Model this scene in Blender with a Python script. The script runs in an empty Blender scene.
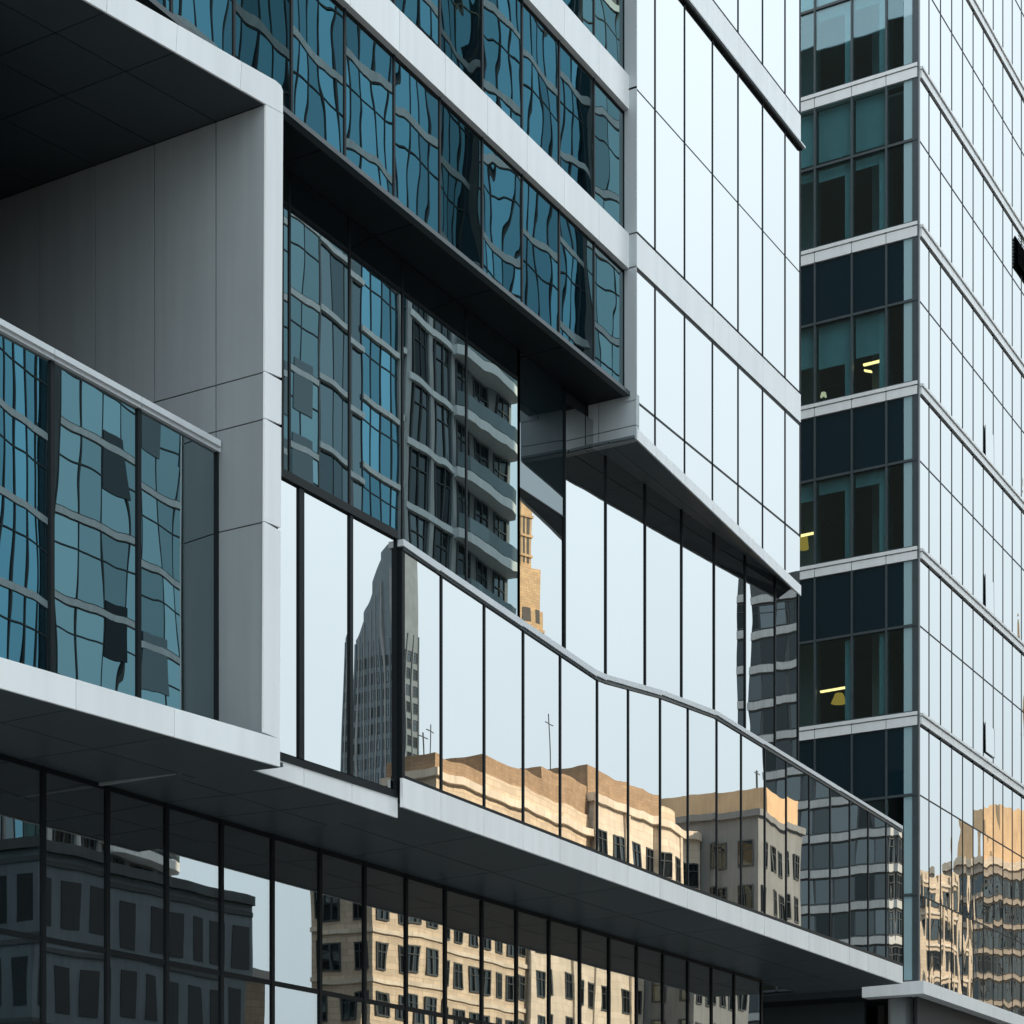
import bpy, math, random
from mathutils import Vector
random.seed(7)
rad = math.radians
scene = bpy.context.scene
COL = scene.collection

# ------------------------------------------------------------------ camera
F = 1996.0                      # focal length in pixels (1024 px frame)
HZ = 1250.0                     # horizon row (below the frame: shift lens, level camera)
PHI = math.atan(1158.0 / F)     # angle between the facade and the line of sight
CP, SP = math.cos(PHI), math.sin(PHI)
EYE = 1.7
cd = bpy.data.cameras.new("camera")
cam = bpy.data.objects.new("camera", cd)
COL.objects.link(cam)
cam.location = (0, 0, EYE)
cam.rotation_euler = (rad(90), 0, PHI - rad(90))
cd.sensor_width = 36
cd.lens = 36 * F / 1024
cd.shift_y = (HZ - 512) / 1024
cd.clip_start = 0.1
cd.clip_end = 3000
scene.camera = cam

# ------------------------------------------------------------------ sky, sun, exposure
SUN_EL, SUN_AZ = 27.0, 20.0      # azimuth measured from +Y (behind the facade) towards +X
w = bpy.data.worlds.new("World")
scene.world = w
w.use_nodes = True
nt = w.node_tree
nt.nodes.clear()
wo = nt.nodes.new("ShaderNodeOutputWorld")
bg = nt.nodes.new("ShaderNodeBackground")
sky = nt.nodes.new("ShaderNodeTexSky")
sky.sky_type = 'NISHITA'
sky.sun_disc = False
sky.sun_elevation = rad(SUN_EL)
sky.sun_rotation = rad(SUN_AZ)
sky.dust_density = 3.0
sky.air_density = 1.0
tc = nt.nodes.new("ShaderNodeTexCoord")
cn = nt.nodes.new("ShaderNodeTexNoise")       # thin high cloud veil
cn.inputs['Scale'].default_value = 2.2
cn.inputs['Detail'].default_value = 5
nt.links.new(tc.outputs['Generated'], cn.inputs['Vector'])
mr = nt.nodes.new("ShaderNodeMapRange")
mr.inputs['From Min'].default_value = 0.3
mr.inputs['From Max'].default_value = 0.7
mr.inputs['To Min'].default_value = 0.72
mr.inputs['To Max'].default_value = 0.86
nt.links.new(cn.outputs['Fac'], mr.inputs['Value'])
mx = nt.nodes.new("ShaderNodeMix")
mx.data_type = 'RGBA'
nt.links.new(mr.outputs['Result'], mx.inputs[0])
nt.links.new(sky.outputs['Color'], mx.inputs[6])
veil = nt.nodes.new("ShaderNodeCombineXYZ")
veil.inputs[0].default_value, veil.inputs[1].default_value, veil.inputs[2].default_value = 7.75, 8.8, 9.25
sep = nt.nodes.new("ShaderNodeSeparateXYZ")
nt.links.new(tc.outputs['Generated'], sep.inputs[0])
zr = nt.nodes.new("ShaderNodeMapRange")      # bright high overcast: lighter overhead than near the horizon
zr.inputs['From Min'].default_value = 0.0
zr.inputs['From Max'].default_value = 1.0
zr.inputs['To Min'].default_value = 1.02
zr.inputs['To Max'].default_value = 2.3
nt.links.new(sep.outputs[2], zr.inputs['Value'])
vm = nt.nodes.new("ShaderNodeVectorMath")
vm.operation = 'SCALE'
nt.links.new(veil.outputs[0], vm.inputs[0])
nt.links.new(zr.outputs['Result'], vm.inputs['Scale'])
nt.links.new(vm.outputs[0], mx.inputs[7])
nt.links.new(mx.outputs[2], bg.inputs['Color'])
bg.inputs['Strength'].default_value = 0.10
nt.links.new(bg.outputs[0], wo.inputs['Surface'])

sd = bpy.data.lights.new("sun", 'SUN')
sd.energy = 5.0
sd.angle = rad(0.5)
sd.color = (1.0, 0.83, 0.60)
sun = bpy.data.objects.new("sun", sd)
COL.objects.link(sun)
sv = Vector((math.sin(rad(SUN_AZ)) * math.cos(rad(SUN_EL)), math.cos(rad(SUN_AZ)) * math.cos(rad(SUN_EL)), math.sin(rad(SUN_EL))))
sun.rotation_euler = sv.to_track_quat('Z', 'Y').to_euler()
sun.location = (0, 60, 120)

vs = scene.view_settings
vs.view_transform = 'Standard'
vs.look = 'None'
vs.exposure = 0.62
vs.gamma = 1.0
scene.cycles.max_bounces = 10
scene.cycles.glossy_bounces = 6
scene.cycles.transparent_max_bounces = 10
scene.cycles.caustics_reflective = False
scene.cycles.caustics_refractive = False

# ------------------------------------------------------------------ measuring: a photo point on a known wall plane
def ray(px):
    a = (px - 512) / F
    return SP * a + CP, -CP * a + SP
def onY(px, py, V):             # on a wall parallel to the street
    dx, dy = ray(px); t = V / dy
    return Vector((dx * t, V, EYE + (HZ - py) / F * t))
def onX(px, py, U):             # on a wall square to the street
    dx, dy = ray(px); t = U / dx
    return Vector((U, dy * t, EYE + (HZ - py) / F * t))
def XatY(px, V): return onY(px, HZ, V).x

KSL = 0.085                     # the silver middle storey runs slightly out towards the street
KYAW = math.degrees(math.atan(KSL))
# ------------------------------------------------------------------ materials
def new_mat(name):
    m = bpy.data.materials.new(name); m.use_nodes = True
    m.node_tree.nodes.clear()
    out = m.node_tree.nodes.new("ShaderNodeOutputMaterial")
    return m, m.node_tree, out
def node(nt, t, **kw):
    n = nt.nodes.new(t)
    for k, v in kw.items(): setattr(n, k, v)
    return n
def obj_coords(nt, scale=(1, 1, 1)):
    tc = node(nt, "ShaderNodeTexCoord"); oi = node(nt, "ShaderNodeObjectInfo")
    mul = node(nt, "ShaderNodeVectorMath", operation='SCALE')
    mul.inputs[0].default_value = (57, 31, 83)
    nt.links.new(oi.outputs['Random'], mul.inputs['Scale'])
    add = node(nt, "ShaderNodeVectorMath", operation='ADD')
    nt.links.new(tc.outputs['Object'], add.inputs[0]); nt.links.new(mul.outputs[0], add.inputs[1])
    mp = node(nt, "ShaderNodeVectorMath", operation='MULTIPLY')
    mp.inputs[1].default_value = scale
    nt.links.new(add.outputs[0], mp.inputs[0])
    return mp.outputs[0], oi

def matte(name, col, rough=0.5, var=0.08, nscale=1.5, spec=0.4, bump=0.0, bscale=0.6, metal=0.0, rnd=0.0, isl=0.0, streak=0.0, course=None):
    m, nt, out = new_mat(name)
    p = node(nt, "ShaderNodeBsdfPrincipled")
    p.inputs['Roughness'].default_value = rough
    p.inputs['Metallic'].default_value = metal
    p.inputs['Specular IOR Level'].default_value = spec
    co, oi = obj_coords(nt)
    n = node(nt, "ShaderNodeTexNoise"); n.inputs['Scale'].default_value = nscale; n.inputs['Detail'].default_value = 6
    nt.links.new(co, n.inputs['Vector'])
    r = node(nt, "ShaderNodeMapRange"); r.inputs['From Min'].default_value = 0.25; r.inputs['From Max'].default_value = 0.75
    r.inputs['To Min'].default_value = 1 - var; r.inputs['To Max'].default_value = 1 + var
    nt.links.new(n.outputs['Fac'], r.inputs['Value'])
    fac = r.outputs['Result']
    if rnd:
        rr = node(nt, "ShaderNodeMapRange"); rr.inputs['To Min'].default_value = 1 - rnd; rr.inputs['To Max'].default_value = 1 + rnd
        nt.links.new(oi.outputs['Random'], rr.inputs['Value'])
        mm = node(nt, "ShaderNodeMath", operation='MULTIPLY'); nt.links.new(fac, mm.inputs[0]); nt.links.new(rr.outputs['Result'], mm.inputs[1])
        fac = mm.outputs[0]
    def times(f, g):
        q = node(nt, "ShaderNodeMath", operation='MULTIPLY'); nt.links.new(f, q.inputs[0]); nt.links.new(g, q.inputs[1]); return q.outputs[0]
    def span(v, lo, hi, a, b):
        q = node(nt, "ShaderNodeMapRange"); nt.links.new(v, q.inputs['Value'])
        for k, x in (('From Min', lo), ('From Max', hi), ('To Min', a), ('To Max', b)): q.inputs[k].default_value = x
        return q.outputs['Result']
    if isl:                      # panel-to-panel difference
        ge = node(nt, "ShaderNodeNewGeometry"); fac = times(fac, span(ge.outputs['Random Per Island'], 0, 1, 1 - isl, 1 + isl))
    if streak:                   # rain streaks running down the face
        c2, _ = obj_coords(nt, (5.0, 5.0, 0.22))
        n2 = node(nt, "ShaderNodeTexNoise"); n2.inputs['Scale'].default_value = 1.0; n2.inputs['Detail'].default_value = 5
        nt.links.new(c2, n2.inputs['Vector']); fac = times(fac, span(n2.outputs['Fac'], .35, .7, 1 + streak * .3, 1 - streak * 1.3))
    if course:                   # masonry coursing
        cw_, ch_, dk = course
        tc2 = node(nt, "ShaderNodeTexCoord"); sp_ = node(nt, "ShaderNodeSeparateXYZ"); nt.links.new(tc2.outputs['Object'], sp_.inputs[0])
        ad_ = node(nt, "ShaderNodeMath", operation='ADD'); nt.links.new(sp_.outputs[0], ad_.inputs[0]); nt.links.new(sp_.outputs[1], ad_.inputs[1])
        cb_ = node(nt, "ShaderNodeCombineXYZ"); nt.links.new(ad_.outputs[0], cb_.inputs[0]); nt.links.new(sp_.outputs[2], cb_.inputs[1])
        bk = node(nt, "ShaderNodeTexBrick"); bk.inputs['Scale'].default_value = 1.0
        bk.inputs['Brick Width'].default_value = cw_; bk.inputs['Row Height'].default_value = ch_; bk.inputs['Mortar Size'].default_value = ch_ * .07
        bk.inputs['Color1'].default_value = (1, 1, 1, 1); bk.inputs['Color2'].default_value = (.80, .80, .80, 1); bk.inputs['Mortar'].default_value = (dk, dk, dk, 1)
        nt.links.new(cb_.outputs[0], bk.inputs['Vector']); fac = times(fac, bk.outputs['Color'])
    s = node(nt, "ShaderNodeVectorMath", operation='SCALE'); s.inputs[0].default_value = col
    nt.links.new(fac, s.inputs['Scale'])
    nt.links.new(s.outputs[0], p.inputs['Base Color'])
    if bump:
        b = node(nt, "ShaderNodeTexNoise"); b.inputs['Scale'].default_value = bscale; b.inputs['Detail'].default_value = 2
        nt.links.new(co, b.inputs['Vector'])
        bn = node(nt, "ShaderNodeBump"); bn.inputs['Distance'].default_value = bump; bn.inputs['Strength'].default_value = 1
        nt.links.new(b.outputs['Fac'], bn.inputs['Height']); nt.links.new(bn.outputs[0], p.inputs['Normal'])
    nt.links.new(p.outputs[0], out.inputs[0])
    return m

def glass(name, tint, back=(0.012, 0.02, 0.024), refl=0.9, yaw=0.0, pitch=0.0, wave=0.004, wscale=(0.9, 0.9, 0.45), tilt=0.004,
          rough=0.0, see=None, rnd=0.03):
    """Coated facade glass: mirror film over a dark backing, or over a clear tinted pane (see). yaw/pitch: how far the
    panes are canted in their frames; wave: roller-wave distortion; tilt: pane-to-pane scatter."""
    m, nt, out = new_mat(name)
    co, oi = obj_coords(nt, wscale)
    ge = node(nt, "ShaderNodeNewGeometry")
    r1 = node(nt, "ShaderNodeMath", operation='MULTIPLY_ADD'); r1.inputs[1].default_value = 2 * tilt; r1.inputs[2].default_value = -tilt - math.tan(rad(yaw))
    nt.links.new(oi.outputs['Random'], r1.inputs[0])
    fr = node(nt, "ShaderNodeMath", operation='MULTIPLY'); fr.inputs[1].default_value = 37.7
    nt.links.new(oi.outputs['Random'], fr.inputs[0])
    f2 = node(nt, "ShaderNodeMath", operation='FRACT'); nt.links.new(fr.outputs[0], f2.inputs[0])
    r2 = node(nt, "ShaderNodeMath", operation='MULTIPLY_ADD'); r2.inputs[1].default_value = 2 * tilt; r2.inputs[2].default_value = -tilt + math.tan(rad(pitch))
    nt.links.new(f2.outputs[0], r2.inputs[0])
    cx = node(nt, "ShaderNodeCombineXYZ"); nt.links.new(r1.outputs[0], cx.inputs[0]); nt.links.new(r2.outputs[0], cx.inputs[2])
    ad = node(nt, "ShaderNodeVectorMath", operation='ADD'); nt.links.new(ge.outputs['Normal'], ad.inputs[0]); nt.links.new(cx.outputs[0], ad.inputs[1])
    no = node(nt, "ShaderNodeVectorMath", operation='NORMALIZE'); nt.links.new(ad.outputs[0], no.inputs[0])
    ns = node(nt, "ShaderNodeTexNoise"); ns.inputs['Scale'].default_value = 1.0; ns.inputs['Detail'].default_value = 1.6
    ns.inputs['Roughness'].default_value = 0.22
    nt.links.new(co, ns.inputs['Vector'])
    bp = node(nt, "ShaderNodeBump"); bp.inputs['Strength'].default_value = 1.0; bp.inputs['Distance'].default_value = wave
    nt.links.new(ns.outputs['Fac'], bp.inputs['Height']); nt.links.new(no.outputs[0], bp.inputs['Normal'])
    g = node(nt, "ShaderNodeBsdfGlossy"); g.inputs['Roughness'].default_value = rough
    rv = node(nt, "ShaderNodeMath", operation='MULTIPLY_ADD'); rv.inputs[1].default_value = -rnd; rv.inputs[2].default_value = 1.0
    ri = node(nt, "ShaderNodeMath", operation='MULTIPLY_ADD'); ri.inputs[1].default_value = 13.1
    nt.links.new(ge.outputs['Random Per Island'], ri.inputs[0]); nt.links.new(f2.outputs[0], ri.inputs[2])
    rf = node(nt, "ShaderNodeMath", operation='FRACT'); nt.links.new(ri.outputs[0], rf.inputs[0])
    nt.links.new(rf.outputs[0], rv.inputs[0])
    cs_ = node(nt, "ShaderNodeVectorMath", operation='SCALE'); cs_.inputs[0].default_value = tint
    nt.links.new(rv.outputs[0], cs_.inputs['Scale']); nt.links.new(cs_.outputs[0], g.inputs['Color'])
    nt.links.new(bp.outputs[0], g.inputs['Normal'])
    mix = node(nt, "ShaderNodeMixShader"); mix.inputs[0].default_value = refl
    if see:
        tr = node(nt, "ShaderNodeBsdfTransparent"); tr.inputs['Color'].default_value = (*see, 1)
        nt.links.new(tr.outputs[0], mix.inputs[1])
    else:
        df = node(nt, "ShaderNodeBsdfDiffuse"); df.inputs['Color'].default_value = (*back, 1)
        nt.links.new(df.outputs[0], mix.inputs[1])
    nt.links.new(g.outputs[0], mix.inputs[2])
    nt.links.new(mix.outputs[0], out.inputs[0])
    return m

def emit(name, col, strength):
    m, nt, out = new_mat(name)
    e = node(nt, "ShaderNodeEmission"); e.inputs[0].default_value = (*col, 1); e.inputs[1].default_value = strength
    nt.links.new(e.outputs[0], out.inputs[0])
    return m

M = {}
M['white'] = matte('white_aluminium_cladding', (0.87, 0.87, 0.87), 0.34, 0.03, 0.7, 0.5, bump=0.006, bscale=0.5, isl=0.03, streak=0.045)
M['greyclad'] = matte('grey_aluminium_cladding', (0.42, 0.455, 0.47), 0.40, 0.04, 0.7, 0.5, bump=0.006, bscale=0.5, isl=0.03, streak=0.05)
M['shadedclad'] = matte('shaded_recess_cladding', (0.28, 0.305, 0.315), 0.42, 0.05, 0.7, 0.4, bump=0.006, bscale=0.5, isl=0.04, streak=0.06)  # shade of the recess put into the side wall's panel colour
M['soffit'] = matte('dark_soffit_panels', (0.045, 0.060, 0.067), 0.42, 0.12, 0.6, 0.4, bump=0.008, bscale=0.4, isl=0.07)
M['ceilpanel'] = matte('shaded_ceiling_panels', (0.040, 0.053, 0.060), 0.42, 0.12, 0.6, 0.4, bump=0.008, bscale=0.4, isl=0.07)  # lack of light under the terrace ceiling put into the panel colour
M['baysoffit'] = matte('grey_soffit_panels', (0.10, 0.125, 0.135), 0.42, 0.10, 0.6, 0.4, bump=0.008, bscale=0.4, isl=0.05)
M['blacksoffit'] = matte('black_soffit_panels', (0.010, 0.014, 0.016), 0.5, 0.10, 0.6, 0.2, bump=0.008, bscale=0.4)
M['black'] = matte('black_anodised_frame', (0.008, 0.011, 0.013), 0.5, 0.1, 3, 0.15)
M['frame'] = matte('grey_anodised_frame', (0.06, 0.075, 0.082), 0.4, 0.1, 3, 0.4)
M['alu'] = matte('brushed_aluminium', (0.62, 0.64, 0.66), 0.3, 0.05, 4, 0.6)
M['core'] = matte('dark_building_core', (0.02, 0.024, 0.027), 0.7, 0.1, 1)
M['interior'] = matte('dim_interior_wall', (0.13, 0.125, 0.11), 0.7, 0.15, 0.8)
M['carpet'] = matte('interior_floor', (0.06, 0.058, 0.055), 0.8, 0.15, 0.8)
M['blind'] = matte('teal_roller_blind', (0.42, 0.62, 0.63), 0.7, 0.06, 3, rnd=0.12)
M['paleblind'] = matte('pale_blind', (0.55, 0.64, 0.65), 0.7, 0.06, 3)
SKYT = (0.535, 0.545, 0.545)
BAYT = (0.54, 0.545, 0.545)
M['g_sky'] = glass('silver_mirror_glass', SKYT, refl=0.95, yaw=-KYAW - 0.4, wave=0.004, tilt=0.002)
M['g_bay'] = glass('silver_bay_glass', BAYT, refl=0.95, wave=0.003, tilt=0.004)
M['g_bal'] = glass('silver_balustrade_glass', SKYT, refl=0.95, wave=0.0030, wscale=(0.9, 0.9, 0.25), tilt=0.0012)
M['g_blue'] = glass('blue_window_glass', (0.195, 0.265, 0.285), refl=0.92, yaw=16, wave=0.0048, wscale=(0.9, 0.9, 0.6), tilt=0.010)
M['g_bluedim'] = glass('dim_window_glass', (0.10, 0.145, 0.155), refl=0.8, yaw=13, wave=0.006, wscale=(0.9, 0.9, 0.5), tilt=0.010)
M['g_mid'] = glass('dark_mirror_glass', (0.33, 0.405, 0.425), refl=0.9, yaw=6, wave=0.0022, wscale=(0.9, 0.9, 0.35), tilt=0.002)
M['g_spire'] = glass('silver_mirror_glass_canted', SKYT, refl=0.95, yaw=-8.5, wave=0.0012, tilt=0.0)
M['g_pod'] = glass('teal_terrace_glass', (0.27, 0.345, 0.365), refl=0.9, yaw=4, wave=0.0044, wscale=(0.9, 0.9, 0.35), tilt=0.006)
M['g_shop'] = glass('dark_storefront_glass', (0.60, 0.63, 0.64), refl=0.60, wave=0.0024, wscale=(0.9, 0.9, 0.35), tilt=0.003, see=(0.5, 0.58, 0.60))
M['g_header'] = glass('dim_header_glass', (0.50, 0.56, 0.58), refl=0.34, yaw=-4.5, wave=0.002, tilt=0.0)
M['g_tower'] = glass('silver_tower_glass', BAYT, refl=0.95, wave=0.007, tilt=0.003)
M['g_towerside'] = glass('teal_tower_glass', (0.55, 0.70, 0.75), refl=0.16, wave=0.006, tilt=0.004, see=(0.66, 0.80, 0.82))
M['g_spandrel'] = glass('navy_spandrel_glass', (0.42, 0.55, 0.62), back=(0.006, 0.020, 0.029), refl=0.14, wave=0.004, tilt=0.004)
M['g_corner'] = glass('corner_daylight_glass', (0.6, 0.7, 0.75), back=(0.36, 0.52, 0.56), refl=0.12, wave=0.004, tilt=0.004)  # pale backing stands in for light coming through the glass corner

# ------------------------------------------------------------------ objects
class MB:
    def __init__(s): s.v = []; s.f = []
    def prism(s, front, back):
        n = len(front); o = len(s.v)
        s.v += [Vector(p) for p in front] + [Vector(p) for p in back]
        s.f.append(tuple(range(o, o + n))); s.f.append(tuple(range(o + 2 * n - 1, o + n - 1, -1)))
        for i in range(n):
            j = (i + 1) % n
            s.f.append((o + i, o + n + i, o + n + j, o + j))
        return s
    def ext(s, pts, d): return s.prism(pts, [Vector(p) + Vector(d) for p in pts])
    def box(s, x0, x1, y0, y1, z0, z1):
        if x1 < x0: x0, x1 = x1, x0
        if y1 < y0: y0, y1 = y1, y0
        if z1 < z0: z0, z1 = z1, z0
        return s.ext([(x0, y0, z0), (x1, y0, z0), (x1, y0, z1), (x0, y0, z1)], (0, y1 - y0, 0))
    def cyl(s, p, r, h, n=12, r2=None):
        r2 = r if r2 is None else r2
        a = [Vector((p[0] + r * math.cos(i * math.tau / n), p[1] + r * math.sin(i * math.tau / n), p[2])) for i in range(n)]
        b = [Vector((p[0] + r2 * math.cos(i * math.tau / n), p[1] + r2 * math.sin(i * math.tau / n), p[2] + h)) for i in range(n)]
        return s.prism(a[::-1], b[::-1])
    def build(s, name, mat, parent=None, label=None, kind=None, bevel=0):
        xs = [p.x for p in s.v]; ys = [p.y for p in s.v]; zs = [p.z for p in s.v]
        c = Vector(((min(xs) + max(xs)) / 2, (min(ys) + max(ys)) / 2, min(zs)))
        me = bpy.data.meshes.new(name)
        me.from_pydata([p - c for p in s.v], [], s.f)
        import bmesh
        b = bmesh.new(); b.from_mesh(me); bmesh.ops.recalc_face_normals(b, faces=b.faces); b.to_mesh(me); b.free()
        me.materials.append(mat)
        o = bpy.data.objects.new(name, me); COL.objects.link(o)
        place(o, c, parent)
        if label: o['label'] = label
        if kind: o['kind'] = kind
        if bevel:
            md = o.modifiers.new('bevel', 'BEVEL'); md.width = bevel; md.segments = 2; md.limit_method = 'ANGLE'
        return o
WPOS = {}
def place(o, c, parent=None):
    o.location = Vector(c) - (WPOS[parent.name] if parent else Vector())
    WPOS[o.name] = Vector(c)
    if parent: o.parent = parent
def thing(name, loc, label, cat, group=None):
    o = bpy.data.objects.new(name, None); COL.objects.link(o); o.empty_display_size = 0.5
    place(o, loc); o['label'] = label; o['category'] = cat
    if group: o['group'] = group
    return o
def tag(o, label, cat, group=None):
    o['label'] = label; o['category'] = cat
    if group: o['group'] = group
    return o
def lin(pts, x):                # piecewise linear, extended at both ends
    for (x0, y0), (x1, y1) in zip(pts, pts[1:]):
        if x <= x1: break
    return y0 + (y1 - y0) * (x - x0) / (x1 - x0)

# ------------------------------------------------------------------ ground and street
def structure(name, mb, mat): o = mb.build(name, mat); o['kind'] = 'structure'; return o
M['asphalt'] = matte('asphalt', (0.05, 0.05, 0.052), 0.85, 0.25, 2.5)
M['paving'] = matte('stone_paving', (0.28, 0.275, 0.265), 0.75, 0.15, 1.2)
M['earth'] = matte('city_ground', (0.11, 0.11, 0.105), 0.9, 0.2, 0.2)
M['paint'] = matte('road_paint', (0.75, 0.75, 0.72), 0.6, 0.12, 4)
structure('ground', MB().box(-600, 900, -700, 600, -1.2, -0.15), M['earth'])
structure('road', MB().box(-600, 900, -20, 7, -0.146, -0.12), M['asphalt'])
structure('pavement', MB().box(-600, 900, 7, 110, -0.14, 0.0), M['paving'])
structure('pavement', MB().box(-600, 900, -34.5, -20, -0.14, 0.0), M['paving'])
mk = MB()
for i in range(-20, 80): mk.box(i * 9, i * 9 + 3.5, -6.58, -6.42, -0.12, -0.116)
structure('road_marking', mk, M['paint'])

# ------------------------------------------------------------------ OFFICE BUILDING (left)
VF = 17.20                      # front of the white glazed bay
VA = 17.33                      # front of the blue-windowed storeys
VB = 18.20                      # recessed middle storey
VCL = 17.20                     # canted panels beside the portal
VC = 17.12                      # long balustrade
VE = 19.80                      # recessed street storeys
ob = thing('office_building', (34, 28, 0), 'modern office building with stacked glass storeys, white bands and projecting portal frame', 'office building')
ROOF = 45.5
xF0, xF1 = XatY(636, VF), XatY(800, VF)
def zF(y): return onY(632, y, VF).z         # height of a level read at the corner column x=632
zS = zF(392)                                # underside of the upper storeys

def grid(parent_name, xs, zs, V, gmat, parent, mw=0.05, mh=0.05, proud=0.05, fmat='black', pane='glass_pane', skip=None, gpick=None):
    """mullion lattice (one part) with every pane a sub-part"""
    mb = MB()
    for i, x in enumerate(xs):
        mb.box(x - mw / 2, x + mw / 2, V - proud, V + 0.08, zs[0] - mh / 2, zs[-1] + mh / 2)
    for z in zs:
        for xa, xb in zip(xs, xs[1:]):
            mb.box(xa + mw / 2, xb - mw / 2, V - proud + 0.012, V + 0.08, z - mh / 2, z + mh / 2)
    cw = mb.build(parent_name, M[fmat], parent)
    for i, (xa, xb) in enumerate(zip(xs, xs[1:])):
        for j, (za, zb) in enumerate(zip(zs, zs[1:])):
            if skip and skip(i, j): continue
            g = gpick(i, j) if gpick else gmat
            MB().box(xa + mw / 2, xb - mw / 2, V, V + 0.03, za + mh / 2, zb - mh / 2).build(pane, M[g], cw)
    return cw

def band(xs, z0, z1, V, mat='white', depth=0.25, gap=0.012, name='spandrel_band'):
    mb = MB()
    for xa, xb in zip(xs, xs[1:]): mb.box(xa + gap / 2, xb - gap / 2, V, V + depth, z0, z1)
    return mb.build(name, M[mat], ob)

# --- blue-windowed storeys (A)
kA = [1 / (0.963e-3 - 0.0293e-3 * k) for k in range(0, 14)]
xsA = sorted([XatY(1670 - d, VA) for d in kA]); xsA[-1] = xF0 - 0.03
lv = [(-430, -296), (-262, -130), (-96, 70), (104, 229), (264, 388)]   # pane rows at the corner, top to bottom
for i, (yt, yb) in enumerate(lv):
    grid('window_band', xsA, [zF(yb) + 0.03, zF(yt) - 0.03], VA + 0.12, 'g_blue', ob, mw=0.05, mh=0.05, proud=0.025, pane='window_pane', gpick=lambda a, b: 'g_bluedim' if len(xsA) - 2 - a in (4, 8) else 'g_blue')
for yt, yb in [(-296, -262), (-130, -96), (70, 104), (229, 264)]:
    band(xsA, zF(yb), zF(yt), VA)
MB().box(xsA[0], xF0 - 0.02, VA - 0.03, VA + 0.10, zS, zS + 0.075).build('edge_trim', M['frame'], ob)
# black soffit with panel joints
sb = MB(); xs = [xsA[0] + (xF0 - xsA[0]) * i / 7 for i in range(8)]
for xa, xb in zip(xs, xs[1:]): sb.box(xa + .01, xb - .01, VA + 0.11, VB + 0.3, zS + 0.01, zS + 0.05)
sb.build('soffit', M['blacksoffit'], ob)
MB().box(xsA[0], xF0, VA + 0.25, 40, zS + 0.06, ROOF).build('storey_core', M['core'], ob)

# --- white glazed bay (F)
pxF = [636, 655, 684.5, 712.4, 738, 762.5, 785, 800]
xsF = [XatY(p, VF) for p in pxF]
def zz(*ys): return [zF(y) for y in ys]
grid('curtain_wall', xsF, zz(398, 266), VF, 'g_bay', ob, 0.028, 0.05, 0.015)
grid('curtain_wall', xsF, zz(227, 84, -64), VF, 'g_bay', ob, 0.028, 0.03, 0.015)
grid('curtain_wall', xsF, zz(-106, -250, -395), VF, 'g_bay', ob, 0.028, 0.03, 0.015)
band(xsF, zF(263), zF(230), VF - 0.02, depth=0.3, gap=0.006)
band(xsF, zF(-66.5), zF(-103), VF - 0.02, depth=0.3, gap=0.006)
MB().box(xF0 - .02, xF1 + 0.10, VF - 0.10, VF + 0.1, zF(-66) - 0.015, zF(-66) + 0.025).build('sill', M['alu'], ob)
MB().box(xF0 - .02, xF1 + 0.05, VF - 0.05, VF + 0.1, zF(-66) - 0.065, zF(-66) - 0.018).build('sill', M['black'], ob)
MB().box(xF0, xF1, VF - 0.01, VF + 0.3, zF(-397), ROOF).build('parapet', M['white'], ob)
# corner return of the bay
rt = MB()
for yt, yb in [(-420, -105), (-103, -67), (-65, 85), (83, 229), (230.5, 263), (264.5, 397)]:
    rt.box(xF0 - 0.045, xF0 - 0.024, VF - 0.03, VA + 0.10, zF(yb) , zF(yt))
rt.build('corner_trim', M['greyclad'], ob)  # grey carries the weaker light on this narrow return
# tapering foot of the bay: pane row and fascia follow a falling line
up = [(634, 426), (800, 585)]; lo = [(634, 438), (800, 596)]
fm = MB()
foot = MB()
for k, (pa, pb) in enumerate(zip(pxF, pxF[1:])):
    xa, xb = XatY(pa, VF), XatY(pb, VF)
    za, zb = onY(pa, lin(up, pa), VF).z, onY(pb, lin(up, pb), VF).z
    zt = zF(398)
    g = 0.014
    fm.ext([(xa - g, VF - 0.015, za), (xa + g, VF - 0.015, za), (xa + g, VF - 0.015, zt), (xa - g, VF - 0.015, zt)], (0, 0.12, 0))
    fm.build('mullion', M['black'], ob); fm = MB()
    foot.ext([(xa + .006, VF - 0.03, onY(pa, lin(lo, pa), VF).z), (xb - .006, VF - 0.03, onY(pb, lin(lo, pb), VF).z), (xb - .006, VF - 0.03, zb - .02), (xa + .006, VF - 0.03, za - .02)], (0, 0.035, 0))
for pa, pb in zip(pxF, pxF[1:]):
    xa, xb = XatY(pa, VF) + .014, XatY(pb, VF) - .014
    za, zb = onY(pa, lin(up, pa), VF).z, onY(pb, lin(up, pb), VF).z
    MB().ext([(xa, VF, za), (xb, VF, zb), (xb, VF, zF(398) - .03), (xa, VF, zF(398) - .03)], (0, 0.03, 0)).build('glass_pane', M['g_bay'], ob)
foot.build('fascia', M['white'], ob)
# end wall of the bay under the black soffit
zb0 = onY(634, 438, VF).z; zb1 = onY(634, 424, VF).z
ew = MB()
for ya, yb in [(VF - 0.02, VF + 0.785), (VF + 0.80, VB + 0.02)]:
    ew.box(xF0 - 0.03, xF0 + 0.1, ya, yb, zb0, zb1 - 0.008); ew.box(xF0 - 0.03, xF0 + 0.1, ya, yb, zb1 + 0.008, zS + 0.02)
ew.build('end_wall', M['greyclad'], ob)  # white cladding of the bay; shade of this side put into the grey
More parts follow.
